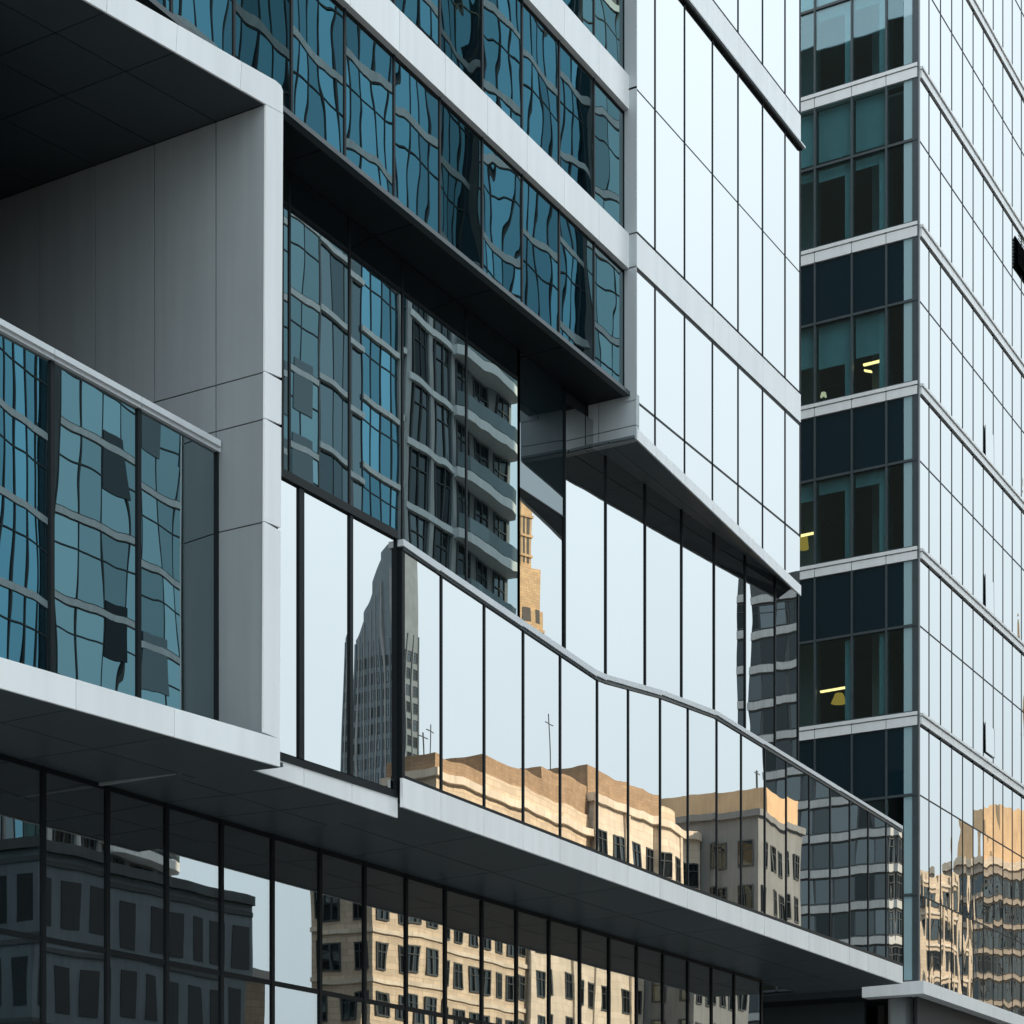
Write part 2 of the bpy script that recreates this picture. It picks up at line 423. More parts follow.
# soffit of the bay: a wedge that closes where the silver storey meets the bay
XS = XatY(564.6, VB)
def onS(px, py, back=0.0):
    dx, dy = ray(px); t = (VB + back + KSL * XS) / (dy + KSL * dx)
    return Vector((dx * t, dy * t, EYE + (HZ - py) / F * t))
def yS(x): return VB - KSL * (x - XS)
inn = [(587, 444), (799, 593)]
sl = MB()
pxs = [634, 676, 716, 752, 799.5]
for pa, pb in zip(pxs, pxs[1:]):
    a, b = onY(pa, lin(lo, pa) - .5, VF), onY(pb, lin(lo, pb) - .5, VF)
    def inner(p):
        q0, q1 = onS(587, 444), onS(799, 593)
        f = (p.x - q0.x) / (q1.x - q0.x)
        return Vector((p.x, yS(p.x) + .06, q0.z + (q1.z - q0.z) * f + .02))
    c, d = inner(b), inner(a)
    g = Vector((.007, 0, 0))
    m0, m1 = a.lerp(d, .56), b.lerp(c, .56); n0, n1 = a.lerp(d, .575), b.lerp(c, .575)
    sl.ext([a + g, b - g, m1 - g, m0 + g], (0, 0, .05)); sl.ext([n0 + g, n1 - g, c - g, d + g], (0, 0, .05))
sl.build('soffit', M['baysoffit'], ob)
MB().box(xF0, xF1, VF + 0.12, 40, zS - 0.6, ROOF - 0.01).build('storey_core', M['core'], ob)
MB().box(xF1, xF1 + 0.08, VF + .3, 40, zb0 - 1.2, ROOF).build('end_wall', M['core'], ob)

# --- recessed middle storey (B: left part dark, right part silver)
zFloor = onY(402, 777, VC).z + 0.02
pxB = [282, 289, 349, 402, 466, 518.5, 564.6, 605.6, 645, 681.5, 714, 745, 775, 798]
xsB = [XatY(p, VB) for p in pxB]
def pickB(i, j):
    if i < 5: return 'g_mid'
    if i == 5: return 'g_spire'
    return 'g_sky'
zTopB = zS + 0.02
zHd = onY(541, 502, VB).z
grid('curtain_wall', xsB[5:7], [zFloor, zHd, zTopB], VB, 'g_spire', ob, 0.045, 0.03, 0.02, gpick=lambda i, j: 'g_header' if j else 'g_spire')
grid('curtain_wall', xsB[:6], [zFloor, zTopB - .55, zTopB], VB, 'g_mid', ob, 0.045, 0.06, 0.02, gpick=pickB)
def slant_wall(pxl, z0, z1):
    mb = MB(); pr = [onS(p, 700) for p in pxl]
    for q in pr[1:]: mb.box(q.x - .022, q.x + .022, q.y - .02, q.y + .08, z0, z1)
    for a, b in zip(pr, pr[1:]):
        mb.ext([(a.x + .022, a.y - .01, z0), (b.x - .022, b.y - .01, z0), (b.x - .022, b.y - .01, z0 + .06), (a.x + .022, a.y - .01, z0 + .06)], (0, .08, 0))
    cw = mb.build('curtain_wall', M['black'], ob)
    for a, b in zip(pr, pr[1:]):
        MB().ext([(a.x + .022, a.y, z0 + .06), (b.x - .022, b.y, z0 + .06), (b.x - .022, b.y, z1), (a.x + .022, a.y, z1)], (0, .03, 0)).build('glass_pane', M['g_sky'], cw)
slant_wall(pxB[6:], zFloor, zS - .3)
MB().box(xsB[0], xsB[-1] + 0.1, VB + 0.09, 40, 0.0 + zFloor - 0.4, zS + .05).build('storey_core', M['core'], ob)

# --- canted white-reflecting panels left of the balustrade (C left)
topL = [(278, 474), (400, 540)]; botL = [(278, 751), (400, 791)]
fb = MB()
panes = [(278, 299.5), (304.5, 350.3), (353.3, 396.5)]
bars = [(299.5, 304.5), (350.3, 353.3), (396.5, 399)]
for a, b in bars:
    fb.ext([onY(a, lin(botL, a), VCL - .03), onY(b, lin(botL, b), VCL - .03), onY(b, lin(topL, b) - 2, VCL - .03), onY(a, lin(topL, a) - 2, VCL - .03)], (0, 0.12, 0))
for ln, h in ((topL, 8.5), (botL, 7)):
    q = [onY(270, lin(ln, 270), VCL - .05), onY(398, lin(ln, 398), VCL - .05), onY(398, lin(ln, 398) - h, VCL - .05), onY(270, lin(ln, 270) - h, VCL - .05)]
    if ln is botL: q = [p - Vector((0, 0, 0.115)) for p in q]
    fb.ext(q, (0, 0.3, 0))
ba = fb.build('balustrade', M['black'], ob)
for a, b in panes:
    MB().ext([onY(a, lin(botL, a), VCL), onY(b, lin(botL, b), VCL), onY(b, lin(topL, b), VCL), onY(a, lin(topL, a), VCL)], (0, 0.03, 0)).build('glass_panel', M['g_bal'], ba)
fL_top = [(255, 749.5), (398, 797)]; fL_bot = [(255, 770), (398, 818)]
fs = MB()
for a, b in ((255, 304), (304, 352), (352, 398)):
    xa, xb = a + .3, b - .3
    fs.ext([onY(xa, lin(fL_bot, xa), VCL - .03), onY(xb, lin(fL_bot, xb), VCL - .03), onY(xb, lin(fL_top, xb), VCL - .03), onY(xa, lin(fL_top, xa), VCL - .03)], (0, 0.04, 0))
fs.build('fascia', M['white'], ob)
MB().box(XatY(272, VCL), XatY(400, VCL), VCL + .04, VB + .05, onY(278, 474, VCL).z - 2.0, onY(278, 474, VCL).z - 0.35).build('ledge', M['core'], ob)

# --- long balustrade (C)
pxC = [402.5, 441, 484, 523, 560, 597, 628, 660, 687.7, 716.5, 741, 764.6, 786, 809, 830, 849.5, 868, 886, 903]
railT = [(403.5, 538.8), (597, 670), (607, 674.5), (662, 690), (716.5, 710.5), (903, 826)]
railB = [(403.5, 549), (597, 679), (607, 683), (662, 698), (716.5, 718), (903, 832)]
fasT = [(402, 777.5), (687, 888.5), (903, 966.5)]; fasB = [(402, 806.5), (687, 908), (903, 984)]
cm = MB()
for k, p in enumerate(pxC):
    hw = 0.045 if k else 0.085
    x = XatY(p, VC)
    cm.box(x - hw / 2.2, x + hw / 2.2, VC - .02, VC + .05, onY(p, lin(fasT, p), VC).z, onY(p, lin(railB, p), VC).z)
for pa, pb in zip(pxC, pxC[1:]):
    cm.ext([onY(pa, lin(fasT, pa), VC - .03), onY(pb, lin(fasT, pb), VC - .03), onY(pb, lin(fasT, pb) - 3.2, VC - .03), onY(pa, lin(fasT, pa) - 3.2, VC - .03)], (0, .08, 0))
bal = cm.build('balustrade', M['black'], ob)
for pa, pb in zip(pxC, pxC[1:]):
    xs = [pa, pb]
    MB().ext([onY(pa, lin(fasT, pa) - 1, VC), onY(pb, lin(fasT, pb) - 1, VC), onY(pb, lin(railB, pb), VC), onY(pa, lin(railB, pa), VC)], (0, .03, 0)).build('glass_panel', M['g_bal'], bal)
hr = MB(); hs = MB()
bk = [p for p, _ in railT[:1]] + [440, 523, 597, 607, 662, 716.5, 764, 840, 903]
for pa, pb in zip(bk, bk[1:]):
    d = .55
    hr.ext([onY(pa, lin(railB, pa) - 3.6, VC - .06), onY(pb, lin(railB, pb) - 2.6, VC - .06), onY(pb, lin(railT, pb), VC - .06), onY(pa, lin(railT, pa), VC - .06)], (0, .12, 0))
    hs.ext([onY(pa, lin(railB, pa) + .6, VC - .03), onY(pb, lin(railB, pb) + .4, VC - .03), onY(pb, lin(railB, pb) - 2.6, VC - .03), onY(pa, lin(railB, pa) - 3.4, VC - .03)], (0, .09, 0))
h = hr.build('handrail', M['alu'], bal)
hs.build('handrail_bracket', M['frame'], bal)
fc = MB()
for pa, pb in zip(pxC, pxC[1:]):
    a, b = pa + .25, pb - .25
    fc.ext([onY(a, lin(fasB, a), VC - .06), onY(b, lin(fasB, b), VC - .06), onY(b, lin(fasT, b), VC - .06), onY(a, lin(fasT, a), VC - .06)], (0, .05, 0))
fc.build('fascia', M['white'], ob)
MB().box(XatY(404, VC), XatY(902.4, VC), VC + .32, VB + 3, zFloor - .28, zFloor - .03).build('balcony_slab', M['core'], ob)
MB().box(XatY(902.4, VC) - .03, XatY(902.4, VC), VC + .05, VB + 3, zFloor - .3, onY(903, 832, VC).z).build('glass_panel', M['g_sky'], bal)

# --- white portal frame of the terrace (left)
PV, PSL = 16.75, 0.193
X0 = None
def onP(px, py, back=0.0):      # on the slightly turned front plane of the portal
    dx, dy = ray(px)
    K = PV + back + PSL * PX0
    t = K / (dy + PSL * dx)
    return Vector((dx * t, dy * t, EYE + (HZ - py) / F * t))
PX0 = XatY(266, PV)
pf = MB()
def face(pts, th=0.03, mb=pf): mb.ext([onP(*p) for p in pts], (0.0, th, 0))
tl = [(-150, -135), (85, 0), (266, 104)]; tu = [(-150, -163), (135, 0), (273, 79.5)]
def seam(a, b):                 # fascia piece of the top between lower-edge columns a and b
    la, lb = lin(tl, a), lin(tl, b); ua, ub = a + 2, b + 2
    return [(a, la), (b, lb), (b + 1.5, lin(tu, b + 1.5)), (a + 1.5, lin(tu, a + 1.5))]
for a, b in ((-150, 14), (14.5, 106.3), (107, 175.6), (176.2, 240)): face(seam(a, b))
face([(240.6, lin(tl, 240.6)), (266, 104), (283, 113.4), (283, 91), (281, 85.5), (276, 80.8), (242, lin(tu, 242))])
def px_post(y): return 266 - 2.6 * (y - 104) / 630, 283.2 - 3.6 * (y - 104) / 630
for ya, yb in ((104.6, 370.6), (371.4, 417.6), (418.4, 520.8), (521.6, 732)):
    (a0, a1), (b0, b1) = px_post(ya), px_post(yb)
    face([(b0, yb), (b1, yb + 7), (a1, ya + 9.5), (a0, ya)])
bt = [(-150, 613.5), (0, 657), (280, 739)]; bb = [(-150, 645), (0, 688), (279.5, 766.5)]
for a, b in ((-150, -30), (-29.5, 75.7), (76.4, 174.2), (174.9, 280)):
    face([(a, lin(bb, a)), (b, lin(bb, b)), (b, lin(bt, b)), (a, lin(bt, a))], 0.04)
portal = pf.build('portal_frame', M['white'], ob)
# inner side wall of the portal, metal panels
cols = [0.0, .873, 1.985, 3.10, 4.20, 5.31, 6.42]
zc = onP(266, 104).z
yF = onP(266, 104).y
rows = [onY(265, 760, PV).z] + [onY(265, y, PV).z for y in (521, 418, 371)] + [zc]
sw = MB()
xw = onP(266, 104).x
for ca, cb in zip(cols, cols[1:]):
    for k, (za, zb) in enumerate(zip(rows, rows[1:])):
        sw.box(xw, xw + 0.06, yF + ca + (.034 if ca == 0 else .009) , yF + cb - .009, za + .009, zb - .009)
sw.build('side_wall', M['shadedclad'], ob)
x1 = onP(283, 104).x
MB().box(xw + .065, x1 - .03, yF + .17, VB + 5, rows[0] + .45, zc + .1).build('portal_core', M['core'], ob)
# ceiling of the terrace
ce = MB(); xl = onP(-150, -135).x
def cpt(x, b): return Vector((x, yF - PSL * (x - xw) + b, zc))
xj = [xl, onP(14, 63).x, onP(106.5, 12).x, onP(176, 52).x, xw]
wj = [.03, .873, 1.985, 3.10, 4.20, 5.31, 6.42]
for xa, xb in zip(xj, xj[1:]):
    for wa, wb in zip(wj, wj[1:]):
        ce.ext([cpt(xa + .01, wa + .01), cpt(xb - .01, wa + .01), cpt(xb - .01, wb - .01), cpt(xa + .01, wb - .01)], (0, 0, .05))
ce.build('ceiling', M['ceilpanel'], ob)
MB().prism([cpt(xl, .17) + Vector((0, 0, .06)), cpt(x1, .17) + Vector((0, 0, .06)), Vector((x1, VB, zc + .06)), Vector((x1, 26, zc + .06)), Vector((xl, 26, zc + .06))],
           [cpt(xl, .17) + Vector((0, 0, .2)), cpt(x1, .17) + Vector((0, 0, .2)), Vector((x1, VB, zc + .2)), Vector((x1, 26, zc + .2)), Vector((xl, 26, zc + .2))]).build('roof_slab', M['core'], ob)
MB().box(xl, xw + .05, yF + 6.43, yF + 6.7, rows[0], zc + .06).build('back_wall', M['blacksoffit'], ob)  # unseen; near-black so the recess stays dark
xe = onP(-8, 100).x
MB().box(xl - .3, xe, yF - PSL * (xe - xw) + .9, yF + 6.42, rows[0], zc - .01).build('end_wall', M['core'], ob)  # unseen end wall, brought close in to block light from the recess
# terrace balustrade
VD = 17.60
dT = [(-60, 284.7), (0, 318), (221, 440.5)]
pxD = [-60, 51, 138, 216.5]
dm = MB()
zD0 = rows[0] - 0.2
for p in pxD[1:]:
    x = XatY(p, VD); dm.box(x - .035, x + .035, VD - .03, VD + .06, onY(p, lin(bt, p) + 6, VD).z, onY(p, lin(dT, p) + 9, VD).z)
q = XatY(222, VD)
dm.box(XatY(216.5, VD) + .05, min(q, xw - .005), VD - .02, VD + .06, onY(217, lin(bt, 217) + 6, VD).z, onY(216.5, lin(dT, 216.5) + 9, VD).z)
db = dm.build('balustrade', M['black'], ob)
for a, b in zip(pxD, pxD[1:]):
    MB().ext([onY(a, lin(bt, a) + 6, VD), onY(b, lin(bt, b) + 6, VD), onY(b, lin(dT, b) + 10, VD), onY(a, lin(dT, a) + 10, VD)], (0, .03, 0)).build('glass_panel', M['g_pod'], db)
r1 = MB(); r2 = MB()
for a, b in ((-60, 54.6), (55.1, 141.5), (142, 221)):
    r1.ext([onY(a, lin(dT, a) + 6.2, VD - .10), onY(b, lin(dT, b) + 6.2, VD - .10), onY(b, lin(dT, b), VD - .10), onY(a, lin(dT, a), VD - .10)], (0, .3, 0))
    r2.ext([onY(a, lin(dT, a) + 12, VD - .06), onY(b, lin(dT, b) + 12, VD - .06), onY(b, lin(dT, b) + 7.4, VD - .06), onY(a, lin(dT, a) + 7.4, VD - .06)], (0, .2, 0))
r1.build('handrail', M['alu'], db); r2.build('handrail_bracket', M['alu'], db)
MB().box(xl, xw, VD + .1, yF + 6.4, zD0 + .3, zD0 + .45).build('terrace_floor', M['core'], ob)

bk_ = MB()
bk_.ext([onY(404, lin(fasT, 404) + 4, VC), onY(902, lin(fasT, 902) + 4, VC), onY(902, lin(fasT, 902) + 14, VC), onY(404, lin(fasT, 404) + 22, VC)][::-1], (0, .25, 0))
bk_.build('fascia_backing', M['core'], ob)
# --- soffit over the street storeys
eT = [(-150, 706), (337, 852), (687, 967), (761, 992)]
so = MB()
def ept(px_front, front_pt):    # point on the street storey's head below the same X
    zz_ = onY(405, 874, VE).z
    return Vector((front_pt.x, VE + .15, zz_))
def sof(p0, p1):
    e0, e1 = ept(0, p0), ept(0, p1)
    g = Vector((.012, 0, 0)); up3 = Vector((0, .02, .012))
    m0, m1 = p0.lerp(e0, .48), p1.lerp(e1, .48)
    n0, n1 = p0.lerp(e0, .487), p1.lerp(e1, .487)
    so.ext([p0 + g + up3, p1 - g + up3, m1 - g, m0 + g], (0, 0, .06))
    so.ext([n0 + g, n1 - g, e1 - g, e0 + g], (0, 0, .06))
pod = [onP(p, lin(bb, p)) for p in (-150, -30, 75.7, 174.5, 255, 279.5)]
for a, b in zip(pod[:3], pod[1:4]): sof(a, b)
xk = onY(255, 770, VCL).x
pk = onP(279.5, 766.5)
fk = (xk - pod[3].x) / (pk.x - pod[3].x)
pe = pod[3].lerp(pk, fk)
pe.x = xk
sof(pod[3], pe)
zk = pe.z + (onY(405, 874, VE).z - pe.z) * (VCL - .03 - pe.y) / (VE + .15 - pe.y)
so.ext([Vector((xk, pk.y + .1, pk.z + .012)), pk + Vector((-.01, .02, .012)), Vector((pk.x, VCL - .02, zk + .012)), Vector((xk, VCL - .02, zk + .012))], (0, 0, .06))
cl = [onY(p, lin(fL_bot, p), VCL - .03) for p in (255, 304, 352, 398)]
cl[0].z = zk
for a, b in zip(cl, cl[1:]): sof(a, b)
cf = [onY(p, lin(fasB, p), VC - .06) for p in pxC[::2] + [903]]
cf[0].x = cl[-1].x
for a, b in zip(cf, cf[1:]):
    if b.x - a.x > .1: sof(a, b)
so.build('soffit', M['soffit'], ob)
zE = onY(405, 876, VE).z
MB().box(xl, XatY(902, VC), VE - 1.0, VE + 14, zE + .35, zFloor - .30).build('floor_slab', M['core'], ob)

# --- street storeys (E)
kE = [0.6146e-3 + 0.0252e-3 * k for k in range(-5, 20)]
xsE = [XatY(1670 - 1 / k, VE) for k in kE]
xE1 = XatY(761, VE)
xsE = [x for x in xsE if x < xE1 - .4] + [xE1]
zt = onY(0, 931, VE).z
gE = grid('curtain_wall', xsE, [0.25, 3.1, zt, zE], VE, 'g_shop', ob, 0.075, 0.08, 0.03)
MB().box(xsE[0], xE1 + .06, VE + 0.0, VE + 7, 0, .2).build('plinth', M['core'], ob)
MB().box(xsE[0], xE1 + .06, VE - .06, VE + .3, zE + .06, zE + .34).build('head_beam', M['black'], ob)
for z in (3.1, zt):
    MB().box(xsE[0], xE1, VE + .25, VE + 7, z - .35, z - .06).build('floor_slab', M['core'], ob)
MB().box(xsE[0], xE1, VE + 7, VE + 7.2, 0, zE + .3).build('back_wall', M['core'], ob)
MB().box(xE1 - .02, xE1 + .06, VE + .1, VE + 14, 0, zE + .3).build('end_wall', M['core'], ob)
MB().box(xsE[0] - .2, xsE[0], VE + .1, VE + 14, 0, zE + .3).build('end_wall', M['core'], ob)
def blindE(k, j, drop, mat='blind'):
    zs = [0.25, 3.1, zt, zE]
    z1 = zs[j + 1] - .1; z0 = z1 - (zs[j + 1] - zs[j] - .15) * drop
    MB().box(xsE[k] + .1, xsE[k + 1] - .1, VE + .14, VE + .17, z0, z1).build('roller_blind', M[mat], ob)
iw = lambda px: min(range(len(xsE) - 1), key=lambda i: abs((xsE[i] + xsE[i + 1]) / 2 - XatY(px, VE)))
blindE(iw(195), 1, 1.0); blindE(iw(20), 1, .9)
for px in (135, 255, 350, 470, 620, 705): 
    x = XatY(px, VE) ; MB().box(x, x + .5, VE + 1.2, VE + 1.7, 0.2, zE).build('column', M['interior'], ob)

# ------------------------------------------------------------------ TOWER (right)
TD = 57.5
ax, ay = ray(918); XT, YT = ax * TD, ay * TD
tw = thing('office_tower', (XT + 18, YT + 16, 0), 'tall glass office tower with white mirrored front, dark teal side and pale floor bands', 'office tower')
TOPT = 96.0  # unseen height, raised to shade the blocks opposite
def zT(y): return EYE + (HZ - y) / F * TD
slabs = [(711.5, 725), (546.5, 559), (381, 394), (221.5, 236), (63, 77)]
slabs += [(63 - 162 * k, 77 - 162 * k) for k in range(1, 4)]
mids = [794, 624.5, 459, 299, 138.5, -24, -186, -348]
# level edges bottom to top: list of (z0,z1,kind)
levels = [(zT(981), zT(894), 'low'), (zT(894), zT(794), 'low2')]
prev = 794
lv2 = []
for i, (st, sb_) in enumerate(slabs):
    top_mid = mids[i]
    lv2.append((top_mid if i else 794, sb_, 'spandrel'))
    if i + 1 < len(mids): lv2.append((st, mids[i + 1], 'vision'))
for yb, yt, kd in lv2: levels.append((zT(yb), zT(yt), kd))
pyl = [919.3, 886.5, 852, 815, 777, 739]
yl = [onX(p, HZ, XT).y for p in pyl]; yl[0] = YT
step = yl[3] - yl[2]
while len(yl) < 9: yl.append(yl[-1] + step)
kT = [1.3298e-3, 1.3495e-3] + [1.3495e-3 + 0.02135e-3 * k for k in range(1, 70)]
xr = [XatY(1670 - 1 / k, YT) for k in kT if 1670 - 1 / k < 1305]  # front widened out of view so its shadow covers the blocks opposite
xr[0] = XT
# floor bands
for st, sb_ in slabs:
    b_ = MB()
    for ya, yb in zip(yl, yl[1:]): b_.box(XT - .05, XT + .2, ya + .01, yb - .01, zT(sb_), zT(st) - .13); 
    for ya, yb in zip(yl, yl[1:]): b_.box(XT - .07, XT + .2, ya + .004, yb - .004, zT(st) - .10, zT(st))
    for xa, xb in zip(xr, xr[1:]): b_.box(xa + (.01 if xa > XT else .202), xb - .01, YT - .05, YT + .2, zT(sb_) + .08, zT(st) - .10)
    b_.box(XT + .202, xr[-1], YT - .09, YT + .2, zT(st) - .07, zT(st) - .0)
    b_.build('floor_band', M['white'], tw)
# lattice
ml = MB(); mrr = MB()
for y in yl[1:]:
    ml.box(XT - .04, XT + .08, y - .028, y + .028, levels[0][0], levels[-1][1])
for x in xr[1:]:
    mrr.box(x - .02, x + .02, YT - .012, YT + .06, levels[0][0], levels[-1][1])
for z0, z1, kd in levels:
    for ya, yb in zip(yl, yl[1:]): ml.box(XT - .045, XT + .08, ya + .03, yb - .035, z0 - .035, z0 + .035)
    if kd in ('vision',): continue
    for xa, xb in zip(xr, xr[1:]): mrr.box(xa + .02, xb - .02, YT - .01, YT + .06, z0 - .02, z0 + .02)
ml.box(XT - .03, XT + .10, YT - .03, YT + .16, levels[0][0], levels[-1][1])
lw = ml.build('curtain_wall', M['frame'], tw)
rw = mrr.build('curtain_wall', M['black'], tw)
cand = []
YC = onX(903.5, HZ, XT).y
for (z0, z1, kd) in levels:
    for k, (ya, yb) in enumerate(zip(yl, yl[1:])):
        g = 'g_spandrel' if kd == 'spandrel' else 'g_towerside'
        if kd == 'spandrel' and z0 > zT(150): g = 'g_towerside'
        y_a = ya + .03
        if k == 0:
            y_a = YC
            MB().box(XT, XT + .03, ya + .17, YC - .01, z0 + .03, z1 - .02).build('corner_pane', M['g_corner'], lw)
        MB().box(XT, XT + .03, y_a, yb - .03, z0 + .03, z1 - .02).build('glass_pane', M[g], lw)
    for k, (xa, xb) in enumerate(zip(xr, xr[1:])):
        cand.append((xa + (.10 if k == 0 else .02), xb - .02, z0 + .02, z1 - .015, k))
def seen(c):
    t = YT / (SP * 0 + 0 + (SP - CP * 0))
    x, z = c[0], (c[2] + c[3]) / 2
    dep = x * CP + YT * SP; px = 512 + F * (x * SP - YT * CP) / dep; py = HZ - F * (z - EYE) / dep
    vis = -20 < px < 1024 and -40 < py < 1040
    return (0 if vis else 1, dep)
cand.sort(key=seen)
rest = MB()
for i, (xa, xb, z0, z1, k) in enumerate(cand):
    if i < 100: MB().box(xa, xb, YT, YT + .03, z0, z1).build('window_pane', M['g_tower'], rw)
    else: rest.box(xa, xb, YT, YT + .03, z0, z1)
rest.build('window_pane', M['g_tower'], rw, kind='stuff')
# opening lights hung in the front, standing slightly open
def px_on_front(px, py): return onY(px, py, YT)
def open_light(pa, pb, yt, yb):
    a, b = px_on_front(pa, yb), px_on_front(pb, yb); t = px_on_front(pa, yt).z
    m = MB(); th = .02; o = .015
    z0, z1 = a.z, t
    for xa, xb in ((a.x, a.x + th), (b.x - th, b.x)):
        m.prism([(xa, YT - .030 - o, z0), (xb, YT - .030 - o, z0), (xb, YT - .032, z1), (xa, YT - .032, z1)], [(xa, YT - .016 - o, z0), (xb, YT - .016 - o, z0), (xb, YT - .014, z1), (xa, YT - .014, z1)])
    m.box(a.x + th, b.x - th, YT - .030 - o, YT - .016 - o, z0, z0 + th)
    w_ = m.build('opening_light', M['frame'], tw)
    MB().prism([(a.x + th, YT - .028 - o, z0 + th), (b.x - th, YT - .028 - o, z0 + th), (b.x - th, YT - .028, z1 - .02), (a.x + th, YT - .028, z1 - .02)],
               [(a.x + th, YT - .020 - o, z0 + th), (b.x - th, YT - .020 - o, z0 + th), (b.x - th, YT - .020, z1 - .02), (a.x + th, YT - .020, z1 - .02)]).build('glass_pane', M['g_tower'], w_)
for q4 in ((984.5, 993.5, 722, 752), (984.5, 993, 425, 462), (984.5, 993, 574, 610)): open_light(*q4)
lv_ = MB(); a, b = px_on_front(1016.5, 266), px_on_front(1034, 266); zt_ = px_on_front(1016.5, 236).z
for i in range(9):
    z = a.z + (zt_ - a.z) * i / 9
    lv_.prism([(a.x, YT - .14, z), (b.x, YT - .14, z), (b.x, YT - .06, z + .14), (a.x, YT - .06, z + .14)], [(a.x, YT - .12, z - .01), (b.x, YT - .12, z - .01), (b.x, YT - .04, z + .13), (a.x, YT - .04, z + .13)])
lv_.build('louvre', M['black'], tw)
# interior behind the side
ins = MB(); flo = MB()
for st, sb_ in slabs[:6]:
    MB().box(XT + .25, XT + 8, YT + .25, yl[-1], zT(sb_) + .02, zT(st) - .15).build('floor_slab', M['carpet'], tw)
MB().box(XT + 8, XT + 8.2, YT + .1, yl[-1], 4, levels[-1][1]).build('interior_wall', M['interior'], tw)
MB().box(XT + .3, XT + 34, YT + .12, YT + .2, 4, levels[-1][1]).build('interior_wall', M['core'], tw)
MB().box(XT + 8.3, xr[-1], YT + .25, YT + 34, 7.6, TOPT - 1).build('storey_core', M['core'], tw)
MB().box(XT + .1, XT + 8.2, yl[-1], yl[-1] + .2, 4, levels[-1][1]).build('interior_wall', M['core'], tw)
M['ceil'] = matte('office_ceiling', (.5, .5, .48), .8, .05, 1)
for st, sb_ in slabs[:6]:
    MB().box(XT + .3, XT + 7.9, YT + .3, yl[-1] - .1, zT(sb_) - .16, zT(sb_) - .10).build('ceiling', M['ceil'], tw)
    for k in (2, 4): MB().box(XT + 2.4, XT + 2.9, yl[k] - .25, yl[k] + .25, zT(st), zT(st) + 4.2).build('column', M['paleblind'], tw)
for (z0, z1, kd) in [l for l in levels if l[2] == 'vision']:
    for k in (1, 2): MB().box(XT + .12, XT + .30, yl[k] + .08, yl[k] + .26, z0 + .1, z1 - .1).build('curtain', M['blind'], tw)
# roller blinds at their own heights
vis = [l for l in levels if l[2] == 'vision']
drops = [[0, 0, 0, 0, 0], [.15, .15, .15, .2, .1], [.6, .52, .55, .5, .5], [.1, .12, .14, .1, .1], [.0, .1, .1, 0, 0], [.3, .35, .2, .3, .2]]
for (z0, z1, kd), dr in zip(vis, drops):
    for k, d in enumerate(dr):
        if d <= 0 or k == 0: continue
        MB().box(XT + .16, XT + .19, yl[k] + .06, yl[k + 1] - .06, z1 - .05 - (z1 - z0 - .1) * d, z1 - .05).build('roller_blind', M['blind'], tw)
for (z0, z1, kd) in [l for l in levels if l[2] in ('spandrel',) and l[0] > zT(150)][:2]:
    for k in range(1, 5):
        MB().box(XT + .16, XT + .19, yl[k] + .06, yl[k + 1] - .06, z0 + .2, z1 - .05).build('roller_blind', M['blind'], tw)
for (z0, z1, kd) in levels[:2]:
    for k in range(1, 6): MB().box(XT + .12, XT + .15, yl[k] + .05, yl[k + 1] - .05, z0 + .2, z1 - .05).build('roller_blind', M['soffit'], tw)
# foot of the tower
zb_ = zT(995)
ft = MB()
ft.box(XT - .25, xr[-1], YT - .25, YT + .3, zb_, zT(982))
yq = onX(862, HZ, XT - .25).y
ft.box(XT - .25, XT + .3, YT + .302, yq, zb_, zT(982))
MB().box(XT + .02, XT + .3, yq, yl[-1], zb_ + .2, zT(981)).build('fascia', M['frame'], tw)
MB().box(XT + .93, XT + .99, onX(804, HZ, XT + .93).y, onX(762, HZ, XT + .93).y, onX(780, 997, XT + .93).z, onX(780, 993, XT + .93).z).build('wall_trim', M['white'], tw)
ft.build('fascia', M['white'], tw)
MB().box(XT - .24, xr[-1], YT + .301, YT + 30, zb_ + .05, zb_ + .25).build('soffit', M['blacksoffit'], tw)
MB().box(XT + 2.2, xr[-1], YT + 1.8, YT + 2.0, 0, zb_ + .05).build('lobby_wall', M['interior'], tw)
MB().box(XT + 1.0, XT + 1.2, YT + 2, yl[-1] + 4, 0, zb_ + .05).build('lobby_wall', M['soffit'], tw)
for i in range(5):
    MB().cyl((XT + 1.2 + i * 6, YT + .9, 0), .4, zb_ + .06, 20).build('column', M['greyclad'], tw)
# upper storeys beyond the picture, same glass in floor strips
us = MB(); ub = MB(); z = levels[-1][1]
while z < TOPT - 4:
    ub.box(XT, xr[-1], YT, YT + 34, z, z + .4); us.box(XT + .03, xr[-1] - .03, YT + .03, YT + 33.9, z + .4, z + 4.6); z += 4.6
us.build('window_band', M['g_tower'], tw); ub.build('floor_band', M['white'], tw)
MB().box(XT + .3, XT + 8, YT + 16, YT + 33.9, 0, levels[-1][1]).build('storey_core', M['core'], tw)

